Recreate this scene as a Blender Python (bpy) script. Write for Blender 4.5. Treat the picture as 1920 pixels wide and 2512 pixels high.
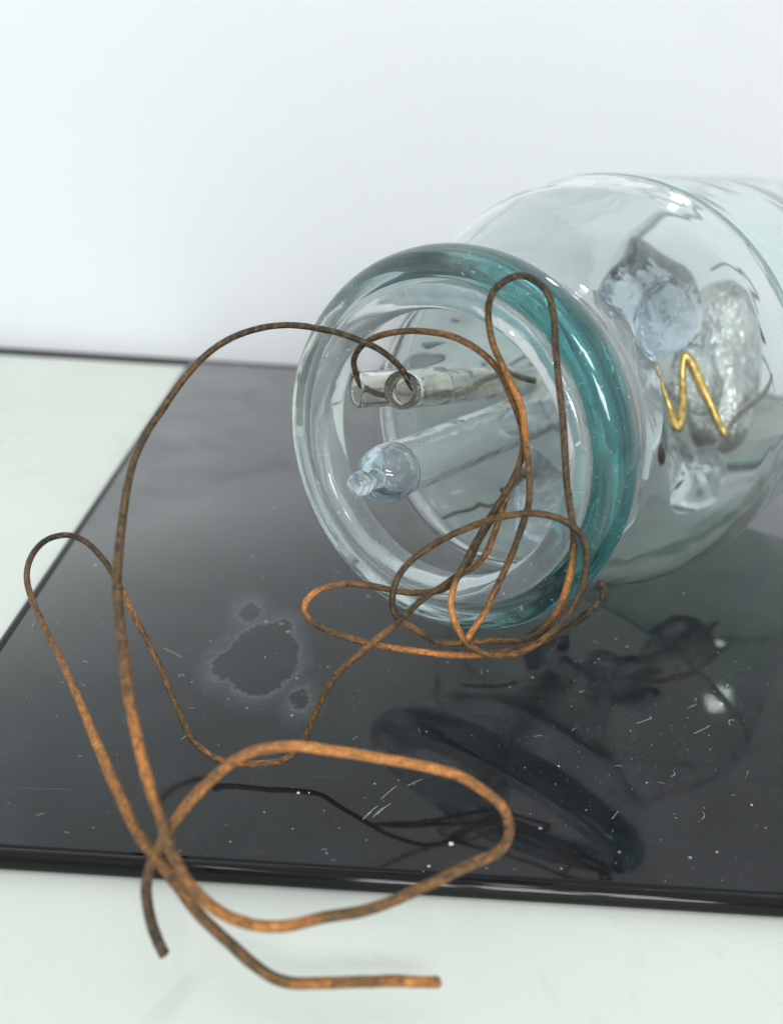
import bpy, bmesh, math, random
from mathutils import Vector, Matrix, noise

# ------------------------------------------------------------------ camera, world, lights
for o in list(bpy.data.objects): bpy.data.objects.remove(o)
sc = bpy.context.scene
COL = sc.collection
S = 0.12                      # metres per survey unit (one unit = camera to the glass lip)
ZP = -0.614                   # plate top below the lens, in survey units
F = 2350.0                    # focal length in photo pixels (1920 x 2512)
RX = Vector((0.9980357, 0.0, 0.0626475)); DN = Vector((0.0578299, -0.3845596, -0.9212869)); FW = Vector((0.0240917, 0.9231002, -0.3838042))
CAMLOC = Vector((0, 0, -ZP)) * S

cam_d = bpy.data.cameras.new("camera"); cam = bpy.data.objects.new("camera", cam_d); COL.objects.link(cam)
cam_d.sensor_fit = 'VERTICAL'; cam_d.sensor_height = 36.0; cam_d.lens = F / 2512 * 36.0
cam_d.clip_start = 0.005; cam_d.clip_end = 50
up = -DN; back = -FW
cam.matrix_world = Matrix(((RX.x, up.x, back.x, CAMLOC.x), (RX.y, up.y, back.y, CAMLOC.y), (RX.z, up.z, back.z, CAMLOC.z), (0, 0, 0, 1)))
cam_d.dof.use_dof = True; cam_d.dof.focus_distance = 0.985 * S
cam_d.dof.aperture_fstop = cam_d.lens / 1.65
sc.camera = cam

w = bpy.data.worlds.new("World"); sc.world = w; w.use_nodes = True
bg = w.node_tree.nodes['Background']; bg.inputs[0].default_value = (0.92, 0.955, 0.985, 1); bg.inputs[1].default_value = 1.0

# room ambience: pale ceiling overhead, dimmer towards the horizon
_nt = w.node_tree; _tc = _nt.nodes.new('ShaderNodeTexCoord'); _sx = _nt.nodes.new('ShaderNodeSeparateXYZ'); _mr = _nt.nodes.new('ShaderNodeMapRange')
_nt.links.new(_tc.outputs['Generated'], _sx.inputs[0]); _nt.links.new(_sx.outputs['Z'], _mr.inputs['Value'])
_mr.inputs['From Min'].default_value = -0.1; _mr.inputs['From Max'].default_value = 0.9; _mr.inputs['To Min'].default_value = 0.30; _mr.inputs['To Max'].default_value = 0.94
_nt.links.new(_mr.outputs[0], bg.inputs[1])

def area(name, loc, target, sx, sy, power, col=(1, 1, 1)):
    l = bpy.data.lights.new(name, 'AREA'); l.shape = 'RECTANGLE'; l.size = sx; l.size_y = sy; l.energy = power; l.color = col
    o = bpy.data.objects.new(name, l); COL.objects.link(o); o.location = loc
    o.rotation_euler = (Vector(target) - Vector(loc)).to_track_quat('-Z', 'Y').to_euler(); return o
# a window of six panes behind the camera, to the right, and a ceiling lamp pair
for i in range(3):
    for j in range(2):
        area("window_pane_light", (-0.02 + 0.125 * i, -0.70, 0.30 + 0.34 * j), (0.0 + 0.06 * i, 0.27, 0.03), 0.095, 0.135, 1.0, (1.0, 0.99, 0.97))
for i in range(2):
    for j in range(3):
        area("ceiling_lamp", (-0.25 + 0.40 * i, -0.45 + 0.16 * j, 1.2), (-0.22 + 0.42 * i, -0.44 + 0.16 * j, 0), 0.22, 0.04, 0.22, (1.0, 0.99, 0.96))

sc.view_settings.view_transform = 'Standard'; sc.view_settings.look = 'None'; sc.view_settings.exposure = 0.13; sc.view_settings.gamma = 1.0
cy = sc.cycles
cy.max_bounces = 32; cy.transmission_bounces = 32; cy.glossy_bounces = 10; cy.diffuse_bounces = 4; cy.transparent_max_bounces = 24; cy.volume_bounces = 0
cy.caustics_reflective = True; cy.caustics_refractive = True; cy.blur_glossy = 0.3; cy.sample_clamp_indirect = 6
cy.use_denoising = True
try: cy.denoiser = 'OPENIMAGEDENOISE'; cy.denoising_input_passes = 'RGB_ALBEDO_NORMAL'; cy.denoising_prefilter = 'ACCURATE'
except Exception: pass

# ------------------------------------------------------------------ coordinates
def W(p): return (Vector(p) - Vector((0, 0, ZP))) * S          # survey units -> metres
def at(px, py, z):                                             # photo pixel + depth -> metres
    return CAMLOC + (RX * ((px - 960) / F) + DN * ((py - 1256) / F) + FW) * z * S

# two small unseen lights added above the wall foot for glints on the shoulder
for px, py, sx, sy in ((1592, 2085, 0.0105, 0.011), (1582, 2152, 0.0105, 0.006)):
    d = RX * ((px - 960) / F) + DN * ((py - 1256) / F) + FW; p0 = W(d * (ZP / d.z)); r = Vector((d.x, d.y, -d.z)).normalized(); q = p0 + r * 0.235
    area("added_glint_light", q, p0, sx, sy, 30 * math.pi * sx * sy, (1, 0.96, 0.9))

# ------------------------------------------------------------------ object helpers
def mesh_obj(name, bm, mats, parent=None, smooth=True):
    bmesh.ops.recalc_face_normals(bm, faces=bm.faces[:])
    off = parent['_w'] if parent else None
    if off is not None:
        for v in bm.verts: v.co -= Vector(off)
    me = bpy.data.meshes.new(name); bm.to_mesh(me); bm.free()
    for m in (mats if isinstance(mats, (list, tuple)) else [mats]): me.materials.append(m)
    if smooth:
        for p in me.polygons: p.use_smooth = True
    o = bpy.data.objects.new(name, me); COL.objects.link(o)
    if parent:
        o.parent = parent
        o['_w'] = list(Vector(off))
    return o
def thing(name, label, cat, loc, group=None):
    o = bpy.data.objects.new(name, None); COL.objects.link(o); o.location = loc; o['_w'] = list(loc)
    o.empty_display_size = 0.01
    o['label'] = label; o['category'] = cat
    if group: o['group'] = group
    return o
def tag(o, label, cat, group=None):
    o['label'] = label; o['category'] = cat
    if group: o['group'] = group
    return o

# ------------------------------------------------------------------ materials
def mat(name):
    m = bpy.data.materials.new(name); m.use_nodes = True; nt = m.node_tree
    for n in list(nt.nodes): nt.nodes.remove(n)
    out = nt.nodes.new('ShaderNodeOutputMaterial'); return m, nt, out
def N(nt, t, **kw):
    n = nt.nodes.new(t)
    for k, v in kw.items():
        if k in n.inputs: n.inputs[k].default_value = v
        else: setattr(n, k, v)
    return n
def ramp(nt, src, stops, interp='LINEAR'):
    r = nt.nodes.new('ShaderNodeValToRGB'); r.color_ramp.interpolation = interp
    e = r.color_ramp.elements
    while len(e) < len(stops): e.new(0.5)
    for i, (p, c) in enumerate(stops): e[i].position = p; e[i].color = c if len(c) == 4 else (*c, 1)
    nt.links.new(src, r.inputs[0]); return r
def noise_n(nt, vec, scale, detail=3, rough=0.5, dist=0.0):
    n = N(nt, 'ShaderNodeTexNoise'); n.inputs['Scale'].default_value = scale; n.inputs['Detail'].default_value = detail
    n.inputs['Roughness'].default_value = rough; n.inputs['Distortion'].default_value = dist
    if vec is not None: nt.links.new(vec, n.inputs['Vector'])
    return n
def mathn(nt, op, a, b=None, c=None):
    n = nt.nodes.new('ShaderNodeMath'); n.operation = op
    for i, x in enumerate((a, b, c)):
        if x is None: continue
        if isinstance(x, (int, float)): n.inputs[i].default_value = x
        else: nt.links.new(x, n.inputs[i])
    return n.outputs[0]
def mixc(nt, fac, a, b):
    n = nt.nodes.new('ShaderNodeMix'); n.data_type = 'RGBA'
    if isinstance(fac, (int, float)): n.inputs['Factor'].default_value = fac
    else: nt.links.new(fac, n.inputs['Factor'])
    for k, x in ((6, a), (7, b)):
        if isinstance(x, tuple): n.inputs[k].default_value = (*x[:3], 1)
        else: nt.links.new(x, n.inputs[k])
    return n.outputs[2]
def bump(nt, h, strength, dist):
    b = nt.nodes.new('ShaderNodeBump'); b.inputs['Strength'].default_value = strength; b.inputs['Distance'].default_value = dist
    nt.links.new(h, b.inputs['Height']); return b.outputs['Normal']

def glass(name, tint=(1, 1, 1), side=None, absorb=None, density=0, wav=0.0, wscale=60, wdist=0.0006, ior=1.5, rough=0.0, film=0.0, dust=0.0, dustcol=(0.75, 0.78, 0.76)):
    m, nt, out = mat(name)
    tc = N(nt, 'ShaderNodeTexCoord'); ob = tc.outputs['Object']
    g = N(nt, 'ShaderNodeBsdfPrincipled'); g.inputs['Base Color'].default_value = (*tint, 1); g.inputs['Transmission Weight'].default_value = 1
    g.inputs['Roughness'].default_value = rough; g.inputs['IOR'].default_value = ior
    if wav:
        n = noise_n(nt, ob, wscale, 2, 0.5, 0.4)
        nt.links.new(bump(nt, n.outputs[0], wav, wdist), g.inputs['Normal'])
    if side:                       # long light path through the ring, painted as a tint on one side
        ge = N(nt, 'ShaderNodeNewGeometry'); dp = N(nt, 'ShaderNodeVectorMath', operation='DOT_PRODUCT'); nt.links.new(ge.outputs['Position'], dp.inputs[0]); dp.inputs[1].default_value = side[1]
        q = mathn(nt, 'SUBTRACT', dp.outputs['Value'], side[2])
        q = mathn(nt, 'ADD', q, mathn(nt, 'MULTIPLY', mathn(nt, 'SUBTRACT', noise_n(nt, ob, 90, 3, 0.6).outputs[0], 0.5), 0.02))
        rr = ramp(nt, mathn(nt, 'ADD', mathn(nt, 'MULTIPLY', q, 1 / 0.03), 0.5), [(0.0, tint), (0.55, tuple((a + b) / 2 for a, b in zip(tint, side[0]))), (1.0, side[0])])
        nt.links.new(rr.outputs[0], g.inputs['Base Color'])
    surf = g.outputs[0]
    if dust:
        n1 = noise_n(nt, ob, 1100, 2, 0.6); r1 = ramp(nt, n1.outputs[0], [(0.66, (0, 0, 0)), (0.74, (1, 1, 1))])
        n2 = noise_n(nt, ob, 70, 4, 0.6); r2 = ramp(nt, n2.outputs[0], [(0.42, (0.0, 0.0, 0.0)), (0.75, (1, 1, 1))])
        fm = mathn(nt, 'MULTIPLY', r2.outputs[0], 0.10)
        fac = mathn(nt, 'MULTIPLY', mathn(nt, 'ADD', mathn(nt, 'MULTIPLY', r1.outputs[0], r2.outputs[0]), fm), dust)
        if film: fac = mathn(nt, 'MINIMUM', mathn(nt, 'ADD', fac, mathn(nt, 'MULTIPLY', mathn(nt, 'ADD', n2.outputs[0], 0.5), film)), 0.95)
        d = N(nt, 'ShaderNodeBsdfDiffuse'); d.inputs[0].default_value = (*dustcol, 1)
        ts = N(nt, 'ShaderNodeBsdfTranslucent'); ts.inputs[0].default_value = (*dustcol, 1)
        md = N(nt, 'ShaderNodeMixShader'); md.inputs[0].default_value = 0.5; nt.links.new(d.outputs[0], md.inputs[1]); nt.links.new(ts.outputs[0], md.inputs[2])
        mx = N(nt, 'ShaderNodeMixShader'); nt.links.new(fac, mx.inputs[0]); nt.links.new(surf, mx.inputs[1]); nt.links.new(md.outputs[0], mx.inputs[2]); surf = mx.outputs[0]
    nt.links.new(surf, out.inputs['Surface'])
    if absorb:
        v = N(nt, 'ShaderNodeVolumeAbsorption'); v.inputs['Color'].default_value = (*absorb, 1); v.inputs['Density'].default_value = density
        nt.links.new(v.outputs[0], out.inputs['Volume'])
    return m
def pxray(px, py, z=1.0): return (RX * ((px - 960) / F) + DN * ((py - 1256) / F) + FW) * z
C0 = pxray(1070, 1103); AX = pxray(2690, 450).normalized()
U = AX.cross(Vector((0, 0, 1))).normalized(); V = U.cross(AX); ORG = W(C0)
SD = (U + V * 0.30 + AX * 0.30).normalized()
G_cyl = glass('mint_cylinder_glass', (0.90, 0.985, 0.955), absorb=(0.45, 0.80, 0.73), density=18, wav=0.3, wscale=40, wdist=0.0012, film=0.02, dust=0.4, dustcol=(0.84, 0.95, 0.91), ior=1.26)
G_clear = glass('clear_glass', (1, 1, 1), absorb=(0.45, 0.85, 0.82), density=3, wav=0.4, wscale=45, wdist=0.0012, film=0.012, dust=0.35, dustcol=(0.93, 0.94, 0.94), ior=1.28)
G_lip = glass('teal_lip_glass', (0.985, 0.99, 0.99), ((0.05, 0.34, 0.35), SD, ORG.dot(SD) - 0.001), absorb=(0.45, 0.7, 0.68), density=16, wav=0.35, wscale=90, wdist=0.0006, film=0.025, dust=1.2, dustcol=(0.6, 0.72, 0.71))
G_rim = glass('clear_rim_glass', (0.99, 0.995, 1), absorb=(0.6, 0.8, 0.82), density=12, wav=0.5, wscale=110, wdist=0.0006, film=0.13, dust=1.5, dustcol=(0.82, 0.84, 0.86))
G_lead = glass('lead_tube_glass', (0.95, 0.94, 0.90), absorb=(0.75, 0.72, 0.62), density=40, wav=0.5, wscale=160, wdist=0.0004, film=0.03, dust=1.2, dustcol=(0.66, 0.64, 0.57))
G_tip = glass('exhaust_glass', (0.985, 0.995, 1), absorb=(0.6, 0.85, 0.95), density=30, wav=0.4, wscale=150, wdist=0.0005, film=0.05, dust=0.6)
G_blue = glass('blue_tip_glass', (0.95, 0.985, 1.0), film=0.04, absorb=(0.25, 0.66, 0.85), density=105, wav=0.8, wscale=220, wdist=0.0008, dust=0.6)
G_pinch = glass('pinch_glass', (0.97, 0.98, 1), absorb=(0.50, 0.60, 0.68), density=75, wav=1.0, wscale=150, wdist=0.0012, dust=0.3)
G_stem = glass('stem_glass', (0.98, 1, 1), absorb=(0.5, 0.75, 0.85), density=20, wav=0.8, wscale=75, wdist=0.0018, film=0.06, dust=0.3, dustcol=(0.85, 0.87, 0.88))

def rusty():
    m, nt, out = mat('rusty_wire')
    tc = N(nt, 'ShaderNodeTexCoord'); uv = N(nt, 'ShaderNodeUVMap', uv_map='uv')
    mp = N(nt, 'ShaderNodeMapping'); mp.inputs['Scale'].default_value = (1, 1, 1); nt.links.new(uv.outputs[0], mp.inputs[0])
    streak = N(nt, 'ShaderNodeTexNoise'); streak.inputs['Scale'].default_value = 1.0; streak.inputs['Detail'].default_value = 5; streak.inputs['Roughness'].default_value = 0.65
    mp.inputs['Scale'].default_value = (800, 6, 1); nt.links.new(mp.outputs[0], streak.inputs['Vector'])
    patch = noise_n(nt, tc.outputs['Object'], 170, 3, 0.6); fine = noise_n(nt, tc.outputs['Object'], 2600, 3, 0.7); grain = noise_n(nt, tc.outputs['Object'], 2300, 4, 0.8)
    at_ = N(nt, 'ShaderNodeAttribute', attribute_name='rust')
    f = mathn(nt, 'ADD', mathn(nt, 'MULTIPLY', streak.outputs[0], 0.42), mathn(nt, 'MULTIPLY', patch.outputs[0], 0.10))
    f = mathn(nt, 'ADD', f, mathn(nt, 'MULTIPLY', grain.outputs[0], 0.52))
    f = mathn(nt, 'ADD', f, mathn(nt, 'MULTIPLY', mathn(nt, 'SUBTRACT', at_.outputs['Fac'], 0.5), 0.55))
    f = mathn(nt, 'ADD', mathn(nt, 'MULTIPLY', mathn(nt, 'SUBTRACT', f, 0.52), 1.55), 0.54)
    c = ramp(nt, f, [(0.34, (0.018, 0.013, 0.009)), (0.44, (0.055, 0.034, 0.017)), (0.53, (0.125, 0.072, 0.024)), (0.61, (0.26, 0.105, 0.028)), (0.72, (0.47, 0.18, 0.038)), (0.88, (0.66, 0.33, 0.10))])
    ol = ramp(nt, noise_n(nt, tc.outputs['Object'], 1500, 3, 0.65).outputs[0], [(0.5, (0, 0, 0)), (0.62, (1, 1, 1))])
    c2 = mixc(nt, mathn(nt, 'MULTIPLY', ol.outputs[0], mathn(nt, 'MAXIMUM', mathn(nt, 'SUBTRACT', 0.95, at_.outputs['Fac']), 0.0)), c.outputs[0], (0.15, 0.10, 0.034))
    pits = ramp(nt, fine.outputs[0], [(0.30, (0.25, 0.2, 0.15)), (0.45, (1, 1, 1))])
    mm = nt.nodes.new('ShaderNodeMix'); mm.data_type = 'RGBA'; mm.blend_type = 'MULTIPLY'; mm.inputs['Factor'].default_value = 0.7
    nt.links.new(c2, mm.inputs[6]); nt.links.new(pits.outputs[0], mm.inputs[7])
    p = N(nt, 'ShaderNodeBsdfPrincipled'); nt.links.new(mm.outputs[2], p.inputs['Base Color'])
    p.inputs['Metallic'].default_value = 0.12
    rr = ramp(nt, grain.outputs[0], [(0.35, (0.38,) * 3), (0.7, (0.75,) * 3)]); nt.links.new(rr.outputs[0], p.inputs['Roughness'])
    h = mathn(nt, 'ADD', mathn(nt, 'MULTIPLY', grain.outputs[0], 0.6), mathn(nt, 'MULTIPLY', streak.outputs[0], 0.6))
    nt.links.new(bump(nt, h, 1.0, 0.0003), p.inputs['Normal'])
    nt.links.new(p.outputs[0], out.inputs[0]); return m
M_rust = rusty()
PT = 0.019 * S                                    # plate thickness

def metal(name, col, rough, metallic=1.0, noisy=0.0):
    m, nt, out = mat(name)
    tc = N(nt, 'ShaderNodeTexCoord'); n = noise_n(nt, tc.outputs['Object'], 900, 3, 0.6)
    c = ramp(nt, n.outputs[0], [(0.35, tuple(x * (1 - noisy) for x in col)), (0.65, col)])
    p = N(nt, 'ShaderNodeBsdfPrincipled'); nt.links.new(c.outputs[0], p.inputs['Base Color']); p.inputs['Metallic'].default_value = metallic; p.inputs['Roughness'].default_value = rough
    nt.links.new(bump(nt, n.outputs[0], 0.2, 0.0001), p.inputs['Normal'])
    nt.links.new(p.outputs[0], out.inputs[0]); return m
M_gold = metal('gold_electrode', (0.90, 0.64, 0.18), 0.16, 1.0, 0.55)
M_grey = metal('grey_lead', (0.24, 0.21, 0.17), 0.5, 0.6, 0.4)
def silvered():
    m = glass('silvered_glass', (0.97, 0.98, 0.98), film=0.0, wav=1.0, wscale=420, wdist=0.0008, dust=0.2)
    nt = m.node_tree; out = [n for n in nt.nodes if n.type == 'OUTPUT_MATERIAL'][0]; src = out.inputs['Surface'].links[0].from_socket
    tc = N(nt, 'ShaderNodeTexCoord'); mp = N(nt, 'ShaderNodeMapping'); mp.inputs['Scale'].default_value = (700, 500, 90); nt.links.new(tc.outputs['Object'], mp.inputs[0])
    g = N(nt, 'ShaderNodeBsdfPrincipled'); g.inputs['Base Color'].default_value = (0.86, 0.87, 0.86, 1); g.inputs['Metallic'].default_value = 1; g.inputs['Roughness'].default_value = 0.06
    n = noise_n(nt, mp.outputs[0], 1.0, 2, 0.5); nt.links.new(bump(nt, n.outputs[0], 1.0, 0.0009), g.inputs['Normal'])
    mx = N(nt, 'ShaderNodeMixShader'); n2 = noise_n(nt, tc.outputs['Object'], 150, 3, 0.6); r = ramp(nt, n2.outputs[0], [(0.35, (0.15,) * 3), (0.6, (0.55,) * 3)])
    nt.links.new(r.outputs[0], mx.inputs[0]); nt.links.new(src, mx.inputs[1]); nt.links.new(g.outputs[0], mx.inputs[2]); nt.links.new(mx.outputs[0], out.inputs['Surface']); return m
G_silver = silvered()
M_dark = metal('dark_oxide', (0.07, 0.055, 0.045), 0.55, 0.4, 0.5)

def plate_mat():
    m, nt, out = mat('black_gloss_plate')
    tc = N(nt, 'ShaderNodeTexCoord'); ob = tc.outputs['Object']
    p = N(nt, 'ShaderNodeBsdfPrincipled'); p.inputs['IOR'].default_value = 1.44
    # dust: fine specks, denser in clouds
    fine = noise_n(nt, ob, 3800, 2, 0.6); sp = ramp(nt, fine.outputs[0], [(0.68, (0, 0, 0)), (0.78, (1, 1, 1))])
    cloud = noise_n(nt, ob, 55, 5, 0.62, 0.6); cl = ramp(nt, cloud.outputs[0], [(0.40, (0, 0, 0)), (0.72, (1, 1, 1))])
    vor = N(nt, 'ShaderNodeTexVoronoi'); vor.inputs['Scale'].default_value = 430; nt.links.new(ob, vor.inputs['Vector'])
    sz = noise_n(nt, ob, 300, 2, 0.5)
    th = mathn(nt, 'MULTIPLY', mathn(nt, 'MAXIMUM', mathn(nt, 'SUBTRACT', sz.outputs[0], 0.53), 0.0), 0.75)
    big = mathn(nt, 'LESS_THAN', vor.outputs['Distance'], th)
    # dried drops: pale frayed rims round dark patches
    o0 = Vector((0.2 * S, 1.4 * S, -PT))
    wx = noise_n(nt, ob, 520, 6, 0.85)
    off = N(nt, 'ShaderNodeVectorMath', operation='MULTIPLY_ADD'); nt.links.new(wx.outputs['Color'], off.inputs[0]); off.inputs[1].default_value = (0.0050,) * 3; nt.links.new(ob, off.inputs[2])
    sd = None
    for px, py, rp in ((645, 1612, 88), (552, 1632, 34), (612, 1502, 26), (735, 1715, 24), (690, 1545, 30)):
        q = plate_hit(px, py); c0 = q - o0; dz_ = (q - CAMLOC).dot(FW); sy = 0.52
        ml = N(nt, 'ShaderNodeVectorMath', operation='SUBTRACT'); nt.links.new(off.outputs[0], ml.inputs[0]); ml.inputs[1].default_value = (c0.x + 0.0025, c0.y + 0.0025, 0)
        sc_ = N(nt, 'ShaderNodeVectorMath', operation='MULTIPLY'); nt.links.new(ml.outputs[0], sc_.inputs[0]); sc_.inputs[1].default_value = (1, sy, 0)
        ln = N(nt, 'ShaderNodeVectorMath', operation='LENGTH'); nt.links.new(sc_.outputs[0], ln.inputs[0])
        d = mathn(nt, 'SUBTRACT', ln.outputs['Value'], rp / F * dz_)
        sd = d if sd is None else mathn(nt, 'MINIMUM', sd, d)
    web = ramp(nt, mathn(nt, 'ADD', mathn(nt, 'MULTIPLY', sd, 1 / 0.0035), 0.2), [(0.15, (0, 0, 0)), (0.20, (1, 1, 1)), (0.34, (0.45, 0.45, 0.45)), (0.95, (0, 0, 0))])
    webf = mathn(nt, 'MULTIPLY', web.outputs[0], mathn(nt, 'MULTIPLY', noise_n(nt, ob, 1700, 4, 0.85).outputs[0], 0.20))
    # wiping scratches
    ms = N(nt, 'ShaderNodeMapping'); ms.inputs['Rotation'].default_value = (0, 0, 0.9); ms.inputs['Scale'].default_value = (60, 1500, 1); nt.links.new(ob, ms.inputs[0])
    sn = noise_n(nt, ms.outputs[0], 1.0, 2, 0.5); scr = ramp(nt, sn.outputs[0], [(0.72, (0, 0, 0)), (0.80, (1, 1, 1))])
    s_amt = mathn(nt, 'MULTIPLY', scr.outputs[0], 0.06)
    f = mathn(nt, 'ADD', mathn(nt, 'MULTIPLY', sp.outputs[0], mathn(nt, 'ADD', mathn(nt, 'MULTIPLY', cl.outputs[0], 0.22), 0.05)), mathn(nt, 'MULTIPLY', cl.outputs[0], 0.016))
    f = mathn(nt, 'ADD', f, mathn(nt, 'MULTIPLY', big, 0.35)); f = mathn(nt, 'ADD', f, webf); f = mathn(nt, 'ADD', f, s_amt)
    f = mathn(nt, 'ADD', f, 0.006)
    c = mixc(nt, f, (0.006, 0.0065, 0.008), (0.72, 0.76, 0.80)); nt.links.new(c, p.inputs['Base Color'])
    rg = ramp(nt, cloud.outputs[0], [(0.3, (0.03,) * 3), (0.8, (0.11,) * 3)])
    nt.links.new(rg.outputs[0], p.inputs['Roughness'])
    wv = noise_n(nt, ob, 30, 3, 0.5)
    nt.links.new(bump(nt, wv.outputs[0], 0.06, 0.001), p.inputs['Normal'])
    nt.links.new(p.outputs[0], out.inputs[0]); return m
def plate_hit(px, py, zp=None):
    d = RX * ((px - 960) / F) + DN * ((py - 1256) / F) + FW
    k = (ZP if zp is None else zp) / d.z; q = W(d * k); return q

def flat_mat(name, c1, c2, scale, rough=0.6, b=0.15, spots=False, bd=0.0003):
    m, nt, out = mat(name)
    tc = N(nt, 'ShaderNodeTexCoord'); ob = tc.outputs['Object']
    n = noise_n(nt, ob, scale, 5, 0.55); c = ramp(nt, n.outputs[0], [(0.3, c1), (0.7, c2)]).outputs[0]
    gr = noise_n(nt, ob, 2500, 2, 0.6)
    c = mixc(nt, mathn(nt, 'MULTIPLY', gr.outputs[0], 0.25), c, tuple(x * 0.8 for x in c1))
    if spots:
        s = noise_n(nt, ob, 62, 5, 0.72, 0.8); sr = ramp(nt, s.outputs[0], [(0.57, (0, 0, 0)), (0.72, (1, 1, 1))])
        c = mixc(nt, mathn(nt, 'MULTIPLY', sr.outputs[0], 0.45), c, (0.42, 0.46, 0.42))
    p = N(nt, 'ShaderNodeBsdfPrincipled'); nt.links.new(c, p.inputs['Base Color']); p.inputs['Roughness'].default_value = rough
    nt.links.new(bump(nt, gr.outputs[0], b, bd), p.inputs['Normal'])
    nt.links.new(p.outputs[0], out.inputs[0]); return m
M_table = flat_mat('mint_white_laminate', (0.64, 0.695, 0.63), (0.69, 0.74, 0.68), 22, 0.45, 0.1, True)
M_wall = flat_mat('white_wall_paint', (0.76, 0.795, 0.82), (0.80, 0.83, 0.855), 6, 0.8, 0.2)
M_plate = plate_mat()
M_edge = metal('black_polished_edge', (0.003, 0.003, 0.004), 0.07, 0.0, 0.3)
M_edge.node_tree.nodes['Principled BSDF'].inputs['Specular IOR Level'].default_value = 0.28
M_edge.node_tree.nodes['Bump'].inputs['Strength'].default_value = 0.03

# ------------------------------------------------------------------ setting: tabletop and wall
def box_bm(x0, x1, y0, y1, z0, z1, bev=0, seg=3):
    bm = bmesh.new(); bmesh.ops.create_cube(bm, size=1)
    for v in bm.verts: v.co = Vector(((x0 + x1) / 2 + v.co.x * (x1 - x0), (y0 + y1) / 2 + v.co.y * (y1 - y0), (z0 + z1) / 2 + v.co.z * (z1 - z0)))
    if bev: bmesh.ops.bevel(bm, geom=bm.edges[:] + bm.verts[:], offset=bev, segments=seg, affect='EDGES', profile=0.5)
    return bm
YB = 2.40 * S                                     # back edge of plate and table
o = mesh_obj('tabletop', box_bm(-0.9, 0.9, -0.35, 2.424 * S, -PT - 0.4, -PT - 0.00005, 0.0008, 2), M_table, None, False); o['kind'] = 'structure'
o = mesh_obj('wall', box_bm(-1.6, 1.6, 2.485 * S, 2.485 * S + 0.03, -0.5, 1.6), M_wall, None, False); o['kind'] = 'structure'
M_strip = metal('black_strip', (0.012, 0.013, 0.014), 0.6, 0.0, 0.3)  # black strip laid in the gap to draw the dark line along the wall
tag(mesh_obj('wall_gap_strip', box_bm(-0.9, 0.9, 2.4245 * S, 2.4845 * S, -PT - 0.012, -PT + 0.0004, 0.0004, 2), M_strip, None, False), 'thin black strip running along the foot of the white wall behind the plate', 'seal')

# ------------------------------------------------------------------ black plate: slab with a rounded nose and a fine groove along the top of its edge
def plate_bm():
    x0, x1 = -0.4275 * S, 1.75 * S; y0, y1 = 0.632 * S, YB; b = 0.0075 * S
    prof = [(0.0, 0.0), (0.006 * S, 0.0), (0.0075 * S, -0.0012 * S), (0.009 * S, 0.0)]    # inward distance from edge flat
    ring = []                                    # (inset from outer edge, z)
    n = 8
    for i in range(n + 1):
        a = math.pi / 2 * i / n; ring.append((b - b * math.sin(a), -PT + b - b * math.cos(a)))
    ring = ring[::1]
    up_ = [(b - b * math.cos(a), -b + b * math.sin(a)) for a in [math.pi / 2 * i / n for i in range(n + 1)]]
    full = ring + up_ + [(b + 0.003 * S, 0.0), (b + 0.0042 * S, -0.0014 * S), (b + 0.0056 * S, -0.0014 * S), (b + 0.0068 * S, 0.0)]
    e0, e1 = plate_hit(0, 1557), plate_hit(454, 897); f0, f1 = plate_hit(0, 2101), plate_hit(1920, 2219)
    def xl(y): return e0.x + (e1.x - e0.x) * (y - e0.y) / (e1.y - e0.y)
    bm = bmesh.new(); loops = []
    for ins, z in full:
        rc = 0.010 * S - min(ins, 0.008 * S) ; vs = []
        for cx, cy_, a0 in ((x1 - ins - rc, y1 - ins - rc, 0), (x0 + ins + rc, y1 - ins - rc, 90), (x0 + ins + rc, y0 + ins + rc, 180), (x1 - ins - rc, y0 + ins + rc, 270)):
            for k in range(7):
                a = math.radians(a0 + 15 * k); vs.append(bm.verts.new((cx + rc * math.cos(a), cy_ + rc * math.sin(a), z)))
        loops.append(vs)
    for v in bm.verts:
        if v.co.x < 0: v.co.x += xl(v.co.y) - x0
        if v.co.y < 1.4 * S: v.co.y += f0.y + (f1.y - f0.y) * (v.co.x - f0.x) / (f1.x - f0.x) - y0
    m = len(loops[0])
    for A, B in zip(loops, loops[1:]):
        for k in range(m): bm.faces.new((A[k], A[(k + 1) % m], B[(k + 1) % m], B[k]))
    tf = bm.faces.new(loops[-1]); bm.faces.new(loops[0][::-1])
    for f in bm.faces: f.material_index = 0 if f is tf else 1
    return bm
plate = thing('glass_plate', 'glossy black rectangular plate with rounded edge lying on the pale mint tabletop', 'plate', (0.2 * S, 1.4 * S, -PT))
sl = mesh_obj('slab', plate_bm(), [M_plate, M_edge], plate, True)
md = sl.modifiers.new('flat', 'EDGE_SPLIT'); md.split_angle = math.radians(50)

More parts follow.
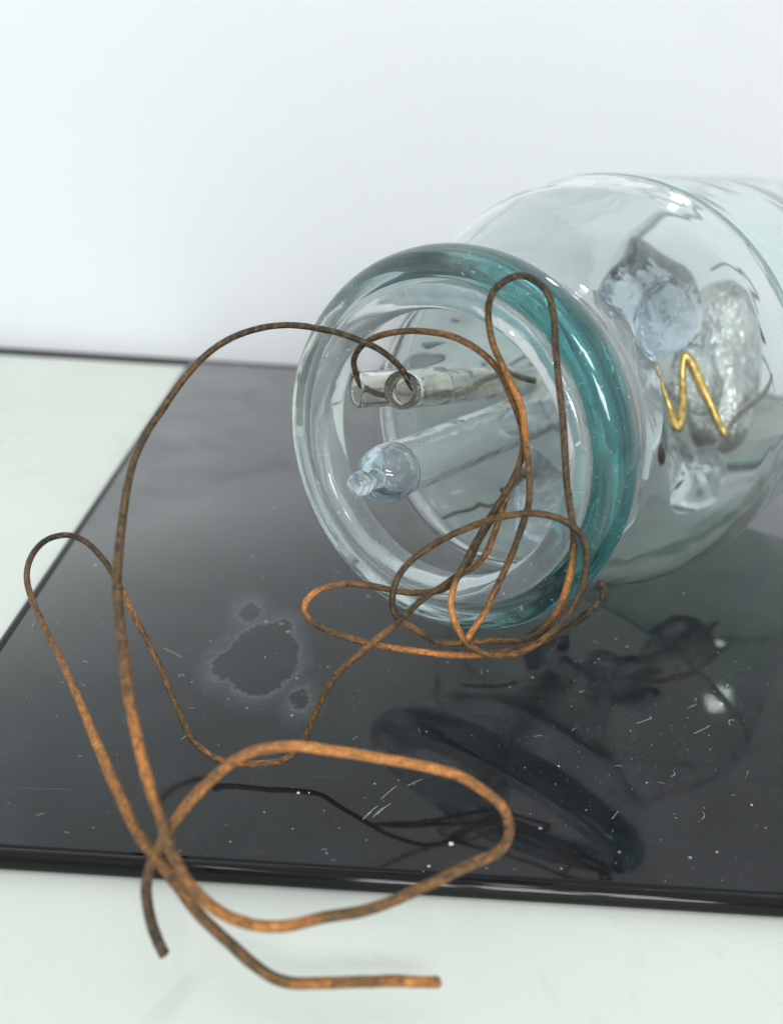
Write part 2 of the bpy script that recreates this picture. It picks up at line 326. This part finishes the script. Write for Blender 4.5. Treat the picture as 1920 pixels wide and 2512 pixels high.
# lint, flakes and short fibres lying on the plate
random.seed(4)
M_lint = metal('white_lint', (0.72, 0.74, 0.74), 0.7, 0.0, 0.2)
bm = bmesh.new()
def flake(c, s, n=5):
    a0 = random.random() * 6.28; h = s * 0.25
    lo = [bm.verts.new((c.x + s * math.cos(a0 + 6.28 * k / n) * random.uniform(.4, 1), c.y + s * math.sin(a0 + 6.28 * k / n) * random.uniform(.4, 1), 0.00001)) for k in range(n)]
    hi = [bm.verts.new((v.co.x * .8 + c.x * .2, v.co.y * .8 + c.y * .2, h)) for v in lo]
    for k in range(n): bm.faces.new((lo[k], lo[(k + 1) % n], hi[(k + 1) % n], hi[k]))
    bm.faces.new(hi); bm.faces.new(lo[::-1])
def fibre(c, L, ang, curl, r=0.000022):
    pts = []; x, y, a = c.x, c.y, ang
    for k in range(8):
        pts.append((x, y, 0.00003 + 0.00012 * math.sin(k / 7 * math.pi))); x += L / 7 * math.cos(a); y += L / 7 * math.sin(a); a += curl / 7
    prev = None
    for k, p in enumerate(pts):
        q = pts[min(k + 1, 7)]; pq = pts[max(k - 1, 0)]; dx, dy = q[0] - pq[0], q[1] - pq[1]; l = math.hypot(dx, dy) or 1; nx, ny = -dy / l * r, dx / l * r
        ring = [bm.verts.new((p[0] + nx, p[1] + ny, p[2])), bm.verts.new((p[0], p[1], p[2] + r)), bm.verts.new((p[0] - nx, p[1] - ny, p[2])), bm.verts.new((p[0], p[1], p[2] - r * .8))]
        if prev:
            for j in range(4): bm.faces.new((prev[j], prev[(j + 1) % 4], ring[(j + 1) % 4], ring[j]))
        prev = ring
def inside(p): return -0.41 * S < p.x < 1.6 * S and 0.65 * S < p.y < 2.2 * S
for k in range(400):
    px, py = random.uniform(60, 1900), random.uniform(1300, 2180)
    if random.random() < .45: px, py = random.gauss(1480, 210), random.gauss(1800, 170)
    p = plate_hit(px, py)
    if inside(p): flake(p, random.choice([.00003, .00004, .00004, .00005, .00006, .00008, .00012]) * random.uniform(.6, 1.1))
for px, py, s in ((706, 1550, .00042), (650, 1613, .0003), (1843, 1975, .0004), (1370, 1880, .00035), (732, 1945, .00045), (758, 1945, .0003), (1045, 1795, .00022), (1105, 2070, .0007), (1052, 2125, .0004), (565, 2065, .00025), (1585, 1920, .0003)):
    flake(plate_hit(px, py), s * .6)
for px, py, L, a, cu in ((400, 1590, .004, -.7, .2), (445, 1815, .0012, .9, .4), (1000, 1928, .0022, .6, .1), (935, 1960, .003, .9, .1), (1180, 1655, .0014, 1.4, .2), (1560, 1775, .003, .35, .5), (1700, 1800, .0035, .5, .3), (1800, 1768, .0018, 3.0, 2.4), (900, 2000, .002, .9, .1), (915, 2005, .002, .95, .1), (925, 1998, .0024, .9, .0), (890, 2010, .0016, .85, .2), (1645, 1905, .0012, .2, 1.8), (452, 1660, .0012, 1.9, 3.5), (80, 1540, .0016, 1.6, .2), (1720, 2010, .0015, .6, 1.5), (1420, 1700, .001, .5, .3), (1690, 1735, .0014, .3, .6), (1500, 2010, .0018, .9, .1)):
    fibre(plate_hit(px, py), L, a, cu)
for k in range(35):
    p = plate_hit(random.uniform(100, 1900), random.uniform(1350, 2150))
    if inside(p): fibre(p, random.uniform(.0003, .0011), random.uniform(0, 6.28), random.uniform(-1, 1), .000014)
dust = mesh_obj('dust', bm, M_lint, plate, False); dust['kind'] = 'stuff'

# ------------------------------------------------------------------ glass tube
def T(t, r=0, a=0): return W(C0 + AX * t + (U * math.cos(a) + V * math.sin(a)) * r)      # tube frame point

def smooth_profile(P, n=6, closed=True):
    out = []; L = len(P)
    for i in range(L if closed else L - 1):
        p0, p1, p2, p3 = (P[(i + k - 1) % L] if closed else P[max(0, min(L - 1, i + k - 1))] for k in range(4))
        for j in range(n):
            s = j / n
            out.append(tuple(0.5 * ((2 * b) + (-a + c) * s + (2 * a - 5 * b + 4 * c - d) * s * s + (-a + 3 * b - 3 * c + d) * s ** 3) for a, b, c, d in zip(p0, p1, p2, p3)))
    if not closed: out.append(tuple(P[-1]))
    return out
def lathe(prof, org, axis, seg=128, closed=True, wob=0.0, seed=0.0):
    """prof of (t, r) in metres about org/axis (metres)"""
    axis = axis.normalized(); u = axis.cross(Vector((0, 0, 1)))
    if u.length < .1: u = axis.cross(Vector((1, 0, 0)))
    u.normalize(); v = u.cross(axis)
    bm = bmesh.new(); rings = []
    for t, r in prof:
        if r < 1e-7: rings.append([bm.verts.new(org + axis * t)]); continue
        rg = []
        for k in range(seg):
            a = 2 * math.pi * k / seg; rr = r
            if wob: rr *= 1 + wob * noise.noise(Vector((math.cos(a) * 1.4 + seed, math.sin(a) * 1.4, t * 25)))
            rg.append(bm.verts.new(org + axis * t + (u * math.cos(a) + v * math.sin(a)) * rr))
        rings.append(rg)
    pairs = list(zip(rings, rings[1:])) + ([(rings[-1], rings[0])] if closed else [])
    for A, B in pairs:
        if len(A) == 1 and len(B) == 1: continue
        for k in range(seg):
            k2 = (k + 1) % seg
            if len(A) == 1: bm.faces.new((A[0], B[k], B[k2]))
            elif len(B) == 1: bm.faces.new((A[k], A[k2], B[0]))
            else: bm.faces.new((A[k], A[k2], B[k2], B[k]))
    return bm
def s_(P): return [(t * S, r * S) for t, r in P]
tube = thing('vacuum_tube', 'clear glass vacuum tube lying on the black plate, open teal neck towards the viewer', 'glass tube', (W(C0 + AX * 0.6).x, W(C0 + AX * 0.6).y, 0.0))

# lip: a thick rolled ring of teal glass
lip = smooth_profile([(0.000, 0.178), (0.003, 0.1735), (0.018, 0.1725), (0.036, 0.1728), (0.050, 0.178), (0.054, 0.188), (0.050, 0.199), (0.034, 0.2060), (0.015, 0.2050), (0.002, 0.198), (-0.003, 0.188)], 4)
mesh_obj('neck_lip', lathe(s_(lip), ORG, AX, 160, True, 0.006), G_lip, tube)
rim = smooth_profile([(0.002, 0.1700), (-0.005, 0.166), (-0.008, 0.157), (-0.004, 0.148), (0.006, 0.1440), (0.022, 0.1450), (0.040, 0.1530), (0.050, 0.165), (0.048, 0.1712), (0.036, 0.1716), (0.018, 0.1713)], 4)
mesh_obj('inner_rim', lathe(s_(rim), ORG, AX, 160, True, 0.006, 1.5), G_rim, tube)
# neck and rounded shoulder, one thin shell running into the cylinder
outer = [(0.0560, 0.1940), (0.072, 0.1925), (0.095, 0.1860), (0.125, 0.1815), (0.155, 0.1835), (0.185, 0.1940), (0.215, 0.2110), (0.245, 0.2300), (0.275, 0.2470), (0.305, 0.2600), (0.335, 0.2685), (0.358, 0.2727), (0.376, 0.2740), (0.3845, 0.2744)]
TH = 0.0085
inner = [(0.3845, 0.2740 - TH), (0.374, 0.2725 - TH), (0.350, 0.2690 - TH), (0.330, 0.2650 - TH), (0.310, 0.2592 - TH), (0.281, 0.246 - TH), (0.251, 0.2290 - TH), (0.221, 0.2095 - TH), (0.190, 0.1920 - TH), (0.156, 0.1810 - TH), (0.125, 0.1790 - TH), (0.095, 0.1820 - TH), (0.072, 0.1880 - TH), (0.0560, 0.1880 - TH)]
po = smooth_profile(outer, 5, False) + smooth_profile(inner, 5, False)
mesh_obj('shoulder', lathe(s_(po), ORG, AX, 160, True, 0.004, 3.0), G_clear, tube)
pc = smooth_profile([(0.3850, 0.2745), (0.40, 0.2748), (0.60, 0.2750), (1.05, 0.2750)], 5, False) + smooth_profile([(1.05, 0.2750 - TH), (0.60, 0.2750 - TH), (0.40, 0.2748 - TH), (0.3850, 0.2741 - TH)], 5, False)
mesh_obj('cylinder_wall', lathe(s_(pc), ORG, AX, 160, True, 0.004, 3.0), G_cyl, tube)
# far end cap, beyond the picture
cap = smooth_profile([(1.051, 0.268), (1.09, 0.262), (1.12, 0.225), (1.14, 0.13), (1.145, 0.0)], 5, False) + smooth_profile([(1.137, 0.0), (1.132, 0.13), (1.112, 0.218), (1.084, 0.253), (1.051, 0.2585)], 5, False)
mesh_obj('end_dome', lathe(s_(cap), ORG, AX, 96, True), G_cyl, tube)
# re-entrant stem funnel
fo = [(0.133, 0.1690), (0.150, 0.150), (0.185, 0.128), (0.225, 0.105), (0.265, 0.082), (0.305, 0.066), (0.340, 0.060)]
fi = [(0.340, 0.053), (0.305, 0.059), (0.265, 0.075), (0.225, 0.098), (0.185, 0.120), (0.151, 0.1465), (0.1332, 0.1688)]
mesh_obj('stem_funnel', lathe(s_(smooth_profile(fo, 5, False) + smooth_profile(fi, 5, False)), ORG, AX, 128, True, 0.03, 9.0), G_stem, tube)

# exhaust tube with a blue sealed tip
tipP = pxray(908, 1178, 0.985); baseP = pxray(1390, 985, 1.36); D = (baseP - tipP); L = D.length
R = 0.0300
eo = [(0.0475, 0.0304), (0.07, R), (L * .5, R), (L, R)]
ei = [(L, R - .006), (L * .5, R - .006), (0.07, R - .006), (0.0475, R - .0062)]
mesh_obj('exhaust_tube', lathe(s_(smooth_profile(eo, 5, False) + smooth_profile(ei, 5, False)), W(tipP), D, 96, True, 0.02, 2.0), G_tip, tube)
# blue melted dome that closes it, thick-walled round a clear bubble
bo = [(-0.002, 0.0), (-0.001, 0.009), (0.004, 0.019), (0.013, 0.0265), (0.026, 0.0305), (0.038, 0.0315), (0.047, 0.0306)]
bi = [(0.047, 0.0240), (0.038, 0.0228), (0.028, 0.0195), (0.021, 0.0135), (0.0175, 0.006), (0.0170, 0.0)]
mesh_obj('sealed_cap', lathe(s_(smooth_profile(bo, 4, False) + smooth_profile(bi, 4, False)), W(tipP), D, 96, True, 0.03, 5.0), G_blue, tube)
nb = pxray(876, 1190, 0.955) - pxray(925, 1174, 0.99)
no = [(0.0, 0.0), (0.0005, 0.0085), (0.009, 0.0098), (0.017, 0.0078), (0.023, 0.0072), (0.028, 0.0098), (0.035, 0.0122), (0.043, 0.0122), (0.050, 0.0085), (0.053, 0.0)]
mesh_obj('sealed_nipple', lathe(s_(smooth_profile(no, 5, False)), W(pxray(930, 1172, 0.990)), nb, 64, False, 0.08, 8.0), G_tip, tube)

# two lead tubes
def lead_tube(p0, p1, r, seed):
    D = p1 - p0; L = D.length; w_ = 0.0052
    o_ = [(0.000, r - w_ * .5), (0.0005, r - .001), (0.004, r + .0004), (0.02, r), (L, r * 1.05)]
    i_ = [(L, r * 1.05 - w_), (0.02, r - w_), (0.004, r - w_ - .0003), (0.0005, r - w_ + .001)]
    return mesh_obj('lead_tube', lathe(s_(smooth_profile(o_, 4, False) + smooth_profile(i_, 4, False)), W(p0), D, 72, True, 0.03, seed), G_lead, tube)
lead_tube(pxray(995, 957, 0.992), pxray(1330, 928, 1.34), 0.0195, 1.0)
lead_tube(pxray(872, 957, 1.035), pxray(1085, 946, 1.075), 0.0200, 4.0)

# pinch seal lobe
def lobe(name, outline, zc, dz, thick, material, seed, amp):
    bm = bmesh.new(); cx = sum(p[0] for p in outline) / len(outline); cy_ = sum(p[1] for p in outline) / len(outline)
    P = smooth_profile([(float(a), float(b)) for a, b in outline], 4)
    layers = [(-1.0, 0.0), (-.97, .35), (-.85, .68), (-.55, .90), (-.2, .985), (0.2, 1.0), (.55, .91), (.85, .7), (.97, .36), (1.0, 0.0)]
    rings = []
    for d, s in layers:
        if s == 0: rings.append([bm.verts.new(at(cx, cy_, zc + d * thick))]); continue
        rg = []
        for x, y in P:
            px, py = cx + (x - cx) * s, cy_ + (y - cy_) * s
            z = zc + d * thick + dz * (px - cx) / 100.0
            q = at(px, py, z); nv = noise.noise_vector(q * 160 + Vector((seed, 0, 0))); rg.append(bm.verts.new(q + nv * amp))
        rings.append(rg)
    m = len(P)
    for A, B in zip(rings, rings[1:]):
        for k in range(m):
            k2 = (k + 1) % m
            if len(A) == 1: bm.faces.new((A[0], B[k], B[k2]))
            elif len(B) == 1: bm.faces.new((A[k], A[k2], B[0]))
            else: bm.faces.new((A[k], A[k2], B[k2], B[k]))
    o = mesh_obj(name, bm, material, tube); sm = o.modifiers.new('s', 'SUBSURF'); sm.levels = 2; sm.render_levels = 2
    return o
lobe('pinch_seal', [(1548, 588), (1575, 590), (1618, 618), (1668, 645), (1712, 690), (1724, 750), (1712, 815), (1672, 850), (1600, 868), (1545, 858), (1490, 850), (1440, 800), (1418, 752), (1470, 695), (1512, 640)], 1.36, 0.03, 0.045, G_pinch, 1.0, 0.0011)
lobe('pinch_seal', [(1600, 690), (1660, 680), (1700, 740), (1690, 830), (1640, 880), (1570, 900), (1530, 850), (1550, 760)], 1.31, 0.02, 0.022, G_pinch, 6.0, 0.0009)
lobe('pinch_seal', [(1290, 1100), (1360, 1120), (1400, 1190), (1390, 1270), (1320, 1330), (1270, 1280), (1260, 1180)], 1.33, 0.03, 0.03, G_pinch, 11.0, 0.0016)
lobe('press_fold', [(1432, 812), (1475, 830), (1530, 870), (1592, 880), (1604, 960), (1588, 1060), (1545, 1130), (1500, 1175), (1462, 1120), (1440, 1000), (1425, 900)], 1.33, 0.02, 0.028, G_stem, 21.0, 0.0024)
lobe('press_fold', [(1420, 745), (1450, 742), (1510, 800), (1525, 860), (1500, 960), (1480, 1060), (1452, 1040), (1440, 930), (1425, 840)], 1.28, 0.02, 0.014, G_stem, 27.0, 0.0014)
lobe('press_fold', [(1445, 1120), (1475, 1130), (1520, 1200), (1530, 1270), (1490, 1300), (1455, 1240)], 1.30, 0.02, 0.016, G_stem, 41.0, 0.0012)
lobe('press_fold', [(1640, 870), (1700, 850), (1760, 900), (1775, 980), (1720, 1030), (1660, 1000), (1630, 940)], 1.40, 0.02, 0.018, G_silver, 47.0, 0.0014)
lobe('press_fold', [(1620, 1060), (1680, 1090), (1750, 1090), (1790, 1140), (1770, 1210), (1700, 1260), (1640, 1230), (1610, 1150)], 1.40, 0.02, 0.02, G_stem, 31.0, 0.0020)
# inner glass sleeve behind the electrode
s0 = pxray(1778, 700, 1.50); s1 = pxray(1752, 1120, 1.44); Ds = s1 - s0; Ls = Ds.length
so = [(0.0, 0.0), (0.006, 0.028), (0.022, 0.046), (0.05, 0.055), (0.1, 0.058), (Ls * .7, 0.054), (Ls * .92, 0.040), (Ls, 0.0)]
si = [(Ls - .006, 0.0), (Ls * .90, 0.034), (Ls * .7, 0.049), (0.1, 0.053), (0.052, 0.050), (0.027, 0.042), (0.011, 0.025), (0.006, 0.0)]
mesh_obj('inner_sleeve', lathe(s_(smooth_profile(so, 5, False) + smooth_profile(si, 5, False)), W(s0), Ds, 80, True, 0.03, 12.0), G_silver, tube)

# ------------------------------------------------------------------ swept wires
def catmull(P, n):
    out = []
    for i in range(len(P) - 1):
        p0, p1, p2, p3 = P[max(i - 1, 0)], P[i], P[i + 1], P[min(i + 2, len(P) - 1)]
        for j in range(n):
            s = j / n
            out.append([0.5 * ((2 * b) + (-a + c) * s + (2 * a - 5 * b + 4 * c - d) * s * s + (-a + 3 * b - 3 * c + d) * s ** 3) for a, b, c, d in zip(p0, p1, p2, p3)])
    out.append(list(P[-1])); return out
def sweep(pts, rad, sides=14, jit=0.05, seed=0.0, kink=0.0):
    """pts: list of (Vector, radius factor, rust)"""
    bm = bmesh.new(); uvl = bm.loops.layers.uv.new('uv'); rl = bm.verts.layers.float.new('rust')
    n = len(pts); prev = None; acc = 0; rings = []; us = []
    for i, (p, rf, ru) in enumerate(pts):
        tan = (pts[min(i + 1, n - 1)][0] - pts[max(i - 1, 0)][0]).normalized()
        if prev is None: nrm = tan.orthogonal().normalized()
        else:
            nrm = (prev - tan * prev.dot(tan)).normalized(); acc += (p - pts[i - 1][0]).length
        prev = nrm; b = tan.cross(nrm)
        q = p + noise.noise_vector(p * 260 + Vector((seed, 0, 0))) * kink
        rr = rad * rf * (1 + 0.6 * jit * noise.noise(Vector((acc * 420, seed, 3))))
        rg = []
        for k in range(sides):
            a = 2 * math.pi * k / sides
            r2 = rr * (1 + jit * noise.noise(Vector((acc * 900, math.cos(a) * 1.2 + seed, math.sin(a) * 1.2))))
            v = bm.verts.new(q + (nrm * math.cos(a) + b * math.sin(a)) * r2); v[rl] = ru; rg.append(v)
        rings.append(rg); us.append(acc)
    for i in range(n - 1):
        A, B = rings[i], rings[i + 1]
        for k in range(sides):
            k2 = (k + 1) % sides; f = bm.faces.new((A[k], A[k2], B[k2], B[k]))
            for l, (uu, vv) in zip(f.loops, ((us[i], k / sides), (us[i], (k + 1) / sides), (us[i + 1], (k + 1) / sides), (us[i + 1], k / sides))): l[uvl].uv = (uu, vv)
    for rg in (rings[0], rings[-1]):
        c = bm.verts.new(sum((v.co for v in rg), Vector()) / sides); c[rl] = 0.6
        for k in range(sides): bm.faces.new((rg[k], rg[(k + 1) % sides], c))
    return bm
WR = 0.00385 * S
def wire(name, P, label, rust0=0.5, seed=0.0, base=None):
    """P: (px, py, depth[, rust])"""
    Q = [(*at(p[0], p[1], p[2]), p[3] if len(p) > 3 else rust0) for p in P]
    C = catmull(Q, 7); zd = [(Vector(c[:3]) - CAMLOC).dot(FW) / S for c in C]; pts = [(Vector(c[:3]), 1.10 if z < .78 else (0.84 if z > .86 else 1.10 - .26 * (z - .78) / .08), c[3]) for c, z in zip(C, zd)]
    pts = [pts[0]] + [((pts[i - 1][0] + pts[i][0] * 2 + pts[i + 1][0]) / 4, pts[i][1], pts[i][2]) for i in range(1, len(pts) - 1)] + [pts[-1]]
    for e, sgn in ((0, 1), (-1, -1)):
        p, rf, ru = pts[e]; dr = (p - pts[e + sgn][0]).normalized(); tip = (p + dr * WR * 0.35 + Vector((0, 0, WR * .15)), rf * 0.62, ru)
        pts = [tip] + pts if e == 0 else pts + [tip]
    o = mesh_obj(name, sweep(pts, WR, 14, 0.07, seed, 0.00010), M_rust)
    tag(o, label, 'wire', 'rusty wires tangled in front of the tube neck'); return o

A = [(1075, 962, 1.075, .2), (1040, 972, 1.035, .15), (1012, 952, 0.992, .1), (985, 905, .978, .15), (940, 865, .97, .25), (880, 835, .965, .3), (810, 812, .968, .3), (740, 800, .965, .3), (660, 801, .955, .3), (590, 820, .945, .3), (520, 860, .93, .4), (455, 925, .91, .45), (395, 1010, .89, .4), (345, 1090, .865, .35), (315, 1180, .84, .4),
     (300, 1280, .82, .4), (290, 1370, .80, .42), (288, 1440, .79, .4), (297, 1560, .77, .45), (312, 1680, .75, .5), (335, 1800, .735, .65), (360, 1900, .72, .65), (395, 2010, .705, .55), (430, 2110, .695, .5), (475, 2180, .688, .55), (540, 2237, .683, .6), (620, 2267, .683, .65), (700, 2271, .687, .7), (800, 2250, .695, .5),
     (940, 2222, .708, .5), (1050, 2170, .722, .5), (1150, 2122, .738, .5), (1215, 2092, .75, .5), (1244, 2060, .758, .5), (1247, 2020, .765, .5), (1225, 1972, .768, .55), (1150, 1915, .768, .65), (1080, 1888, .766, .7), (980, 1868, .762, .7), (860, 1847, .757, .72), (760, 1833, .752, .75), (700, 1830, .748, .7), (620, 1845, .744, .65),
     (560, 1878, .74, .6), (480, 1950, .732, .6), (420, 2030, .725, .55), (380, 2100, .72, .5), (360, 2170, .716, .4), (365, 2240, .713, .35), (385, 2300, .711, .3), (404, 2343, .71, .25)]
wA = wire('rusty_wire', A, 'rusty wire arching left from the front lead tube into the big blurred foreground loop', .5, 1.0)
B = [(960, 970, 1.05, .2), (925, 966, 1.045, .1), (888, 948, 1.035, .05), (872, 912, 1.025, .05), (868, 880, 1.01, .15), (890, 846, .99, .35), (940, 821, .965, .45), (1000, 812, .95, .45), (1060, 815, .935, .5), (1120, 830, .92, .5), (1170, 858, .91, .5), (1215, 900, .905, .5), (1243, 950, .91, .5), (1266, 1010, .915, .5), (1283, 1075, .92, .5),
     (1275, 1140, .925, .45), (1240, 1207, .93, .4), (1210, 1255, .933, .35), (1182, 1304, .935, .35), (1150, 1361, .94, .35), (1129, 1400, .94, .4), (1114, 1437, .938, .6), (1106, 1479, .934, .8), (1114, 1521, .93, .75), (1139, 1568, .925, .6), (1170, 1596, .92, .5), (1215, 1609, .91, .5), (1270, 1602, .90, .5),
     (1325, 1572, .89, .45), (1378, 1525, .88, .4), (1422, 1455, .87, .35), (1437, 1385, .865, .35), (1430, 1325, .862, .35), (1400, 1288, .86, .35), (1350, 1267, .86, .4), (1300, 1259, .865, .4), (1240, 1265, .875, .45), (1178, 1283, .89, .45), (1114, 1309, .90, .4), (1060, 1337, .91, .4), (1010, 1373, .915, .4),
     (977, 1412, .92, .35), (962, 1458, .92, .35), (965, 1498, .92, .35), (985, 1525, .925, .55), (1020, 1544, .93, .5), (1052, 1566, .935, .35), (1085, 1578, .94, .45), (1143, 1576, .943, .5), (1200, 1572, .94, .5), (1255, 1572, .926, .5), (1310, 1560, .915, .4), (1350, 1520, .905, .5), (1380, 1472, .895, .65), (1397, 1414, .888, .65),
     (1404, 1355, .884, .45), (1406, 1300, .882, .35), (1397, 1240, .88, .4), (1388, 1180, .875, .35), (1382, 1080, .87, .35), (1373, 960, .865, .4), (1363, 860, .86, .35), (1359, 790, .857, .35), (1348, 733, .855, .3), (1325, 697, .855, .25), (1290, 678, .86, .25), (1255, 681, .86, .3), (1220, 703, .865, .3), (1200, 738, .87, .35),
     (1196, 780, .88, .45), (1204, 830, .885, .5), (1224, 880, .89, .5), (1253, 940, .895, .65), (1278, 1000, .9, .7), (1287, 1060, .905, .65), (1296, 1140, .91, .5), (1297, 1218, .915, .45), (1286, 1271, .92, .4), (1264, 1336, .925, .4), (1239, 1393, .93, .45), (1211, 1457, .93, .5), (1182, 1514, .928, .65), (1146, 1566, .918, .7)]
wB = wire('rusty_wire', B, 'rusty wire from the left lead tube with a tall narrow loop over the teal lip', .5, 2.0)
C = [(1075, 2410, .70, .55), (1020, 2410, .70, .7), (960, 2407, .70, .6), (880, 2410, .695, .5), (800, 2412, .69, .6), (700, 2408, .69, .5), (640, 2378, .69, .45), (560, 2312, .692, .45), (480, 2232, .70, .5), (430, 2165, .708, .5), (385, 2105, .718, .5), (342, 2050, .73, .55), (300, 1965, .75, .6), (250, 1850, .79, .68), (200, 1730, .84, .65), (160, 1640, .88, .6),
     (110, 1540, .93, .5), (78, 1465, .97, .5), (66, 1410, 1.0, .45), (80, 1360, 1.02, .35), (115, 1326, 1.04, .25), (165, 1312, 1.05, .2), (210, 1328, 1.05, .3), (252, 1370, 1.04, .35), (284, 1420, 1.03, .4), (310, 1470, 1.02, .6), (345, 1540, 1.0, .5), (385, 1620, .985, .5), (420, 1700, .965, .45), (450, 1770, .955, .45),
     (475, 1818, .948, .45), (520, 1854, .944, .5), (575, 1872, .942, .55), (640, 1873, .941, .5), (700, 1862, .943, .5), (742, 1825, .945, .4), (762, 1780, .938, .45), (790, 1712, .928, .45), (830, 1650, .915, .45), (885, 1602, .908, .5), (940, 1555, .910, .5), (990, 1512, .922, .35), (1040, 1467, .938, .35), (1085, 1437, .950, .35),
     (1120, 1412, .958, .35), (1160, 1390, .955, .45), (1193, 1355, .95, .5), (1212, 1310, .948, .5), (1224, 1268, .948, .5), (1240, 1225, .95, .5), (1245, 1214, .956, .5), (1234, 1228, .96, .5), (1205, 1275, .963, .4), (1172, 1330, .966, .4), (1145, 1385, .968, .4), (1110, 1428, .97, .4),
     (1080, 1447, .967, .4), (1040, 1453, .963, .45), (1000, 1453, .96, .45), (940, 1442, .955, .45), (900, 1435, .953, .45), (850, 1432, .95, .5), (800, 1440, .95, .6), (765, 1460, .948, .75), (748, 1486, .945, .7), (757, 1516, .942, .5), (790, 1540, .94, .4), (850, 1562, .935, .5), (940, 1586, .935, .6), (1040, 1599, .935, .72),
     (1100, 1607, .935, .65), (1180, 1606, .93, .6), (1250, 1597, .92, .5), (1310, 1580, .90, .4), (1370, 1555, .892, .25), (1414, 1527, .885, .2), (1455, 1490, .877, .2), (1477, 1468, .873, .15), (1481, 1447, .872, .15), (1472, 1428, .872, .3)]
wC = wire('rusty_wire', C, 'loose rusty wire touching the plate, its far end beside the glass shoulder', .5, 3.0)

# ------------------------------------------------------------------ metal parts inside the tube
def part_wire(name, P, rad, m, seed=0.0, jit=0.05):
    Cc = catmull([(*at(*p[:3]), p[3] if len(p) > 3 else 1.0) for p in P], 7)
    bm = sweep([(Vector(c[:3]), c[3], .4) for c in Cc], rad * S, 14, jit, seed, 0.00003)
    return mesh_obj(name, bm, m, tube)
part_wire('electrode', [(1592, 895, 1.33, .5), (1605, 940, 1.33, .8), (1628, 1000, 1.33, 1.0), (1640, 1044, 1.325, 1.2), (1652, 1046, 1.325, 1.2), (1660, 1000, 1.33, 1.1), (1660, 930, 1.335, 1.1), (1672, 876, 1.335, 1.1), (1690, 900, 1.335, 1.2), (1715, 960, 1.33, 1.2), (1745, 1020, 1.325, 1.2), (1772, 1062, 1.32, 1.25), (1776, 1068, 1.32, .6)], 0.0055, M_gold, 3.0, 0.03)
part_wire('lead_wire', [(1776, 1062, 1.33), (1810, 1020, 1.36), (1850, 985, 1.40), (1885, 945, 1.44), (1905, 920, 1.46)], 0.0040, M_grey, 5.0)
part_wire('lead_wire', [(955, 968, 1.05), (1010, 975, 1.06), (1080, 985, 1.08), (1130, 965, 1.11), (1180, 932, 1.185), (1240, 918, 1.20), (1310, 935, 1.22)], 0.0042, M_grey, 6.0)
part_wire('lead_wire', [(1085, 1270, 1.22), (1120, 1256, 1.22), (1160, 1248, 1.225), (1175, 1238, 1.225), (1200, 1243, 1.23), (1240, 1230, 1.24)], 0.0022, M_dark, 7.0, .3)
part_wire('support_or_outline_wire', [(1838, 700, 1.55, .6), (1842, 725, 1.55, 1.6), (1836, 770, 1.55, 1.2), (1850, 745, 1.56, 1.3), (1868, 800, 1.58, .9), (1888, 835, 1.6, .8)], 0.0075, M_dark, 8.0, .1)
part_wire('support_or_outline_wire', [(1588, 1085, 1.34, .6), (1585, 1108, 1.34, 1.8), (1597, 1118, 1.34, 1.6), (1598, 1140, 1.34, .8)], 0.006, M_dark, 9.0, .35)
part_wire('support_or_outline_wire', [(1700, 1040, 1.45, 1), (1712, 1110, 1.45, 1.4), (1735, 1118, 1.45, 1.2), (1742, 1140, 1.45, .7)], 0.006, M_grey, 10.0, .3)
part_wire('support_or_outline_wire', [(1742, 662, 1.46), (1790, 642, 1.47), (1832, 652, 1.48), (1868, 700, 1.49), (1884, 758, 1.5)], 0.0018, M_dark, 14.0, .1)  # thin strand added to draw the dark outline of the sleeve top
part_wire('support_or_outline_wire', [(1832, 838, 1.47), (1866, 876, 1.48), (1902, 922, 1.49), (1930, 962, 1.5)], 0.0016, M_dark, 15.0, .1)
part_wire('support_or_outline_wire', [(1232, 1205, 1.2), (1262, 1186, 1.21), (1275, 1172, 1.22), (1282, 1160, 1.22, 1.8), (1290, 1158, 1.22, .8)], 0.0042, M_grey, 16.0, .3)
for o in bpy.data.objects:
    if '_w' in o: del o['_w']
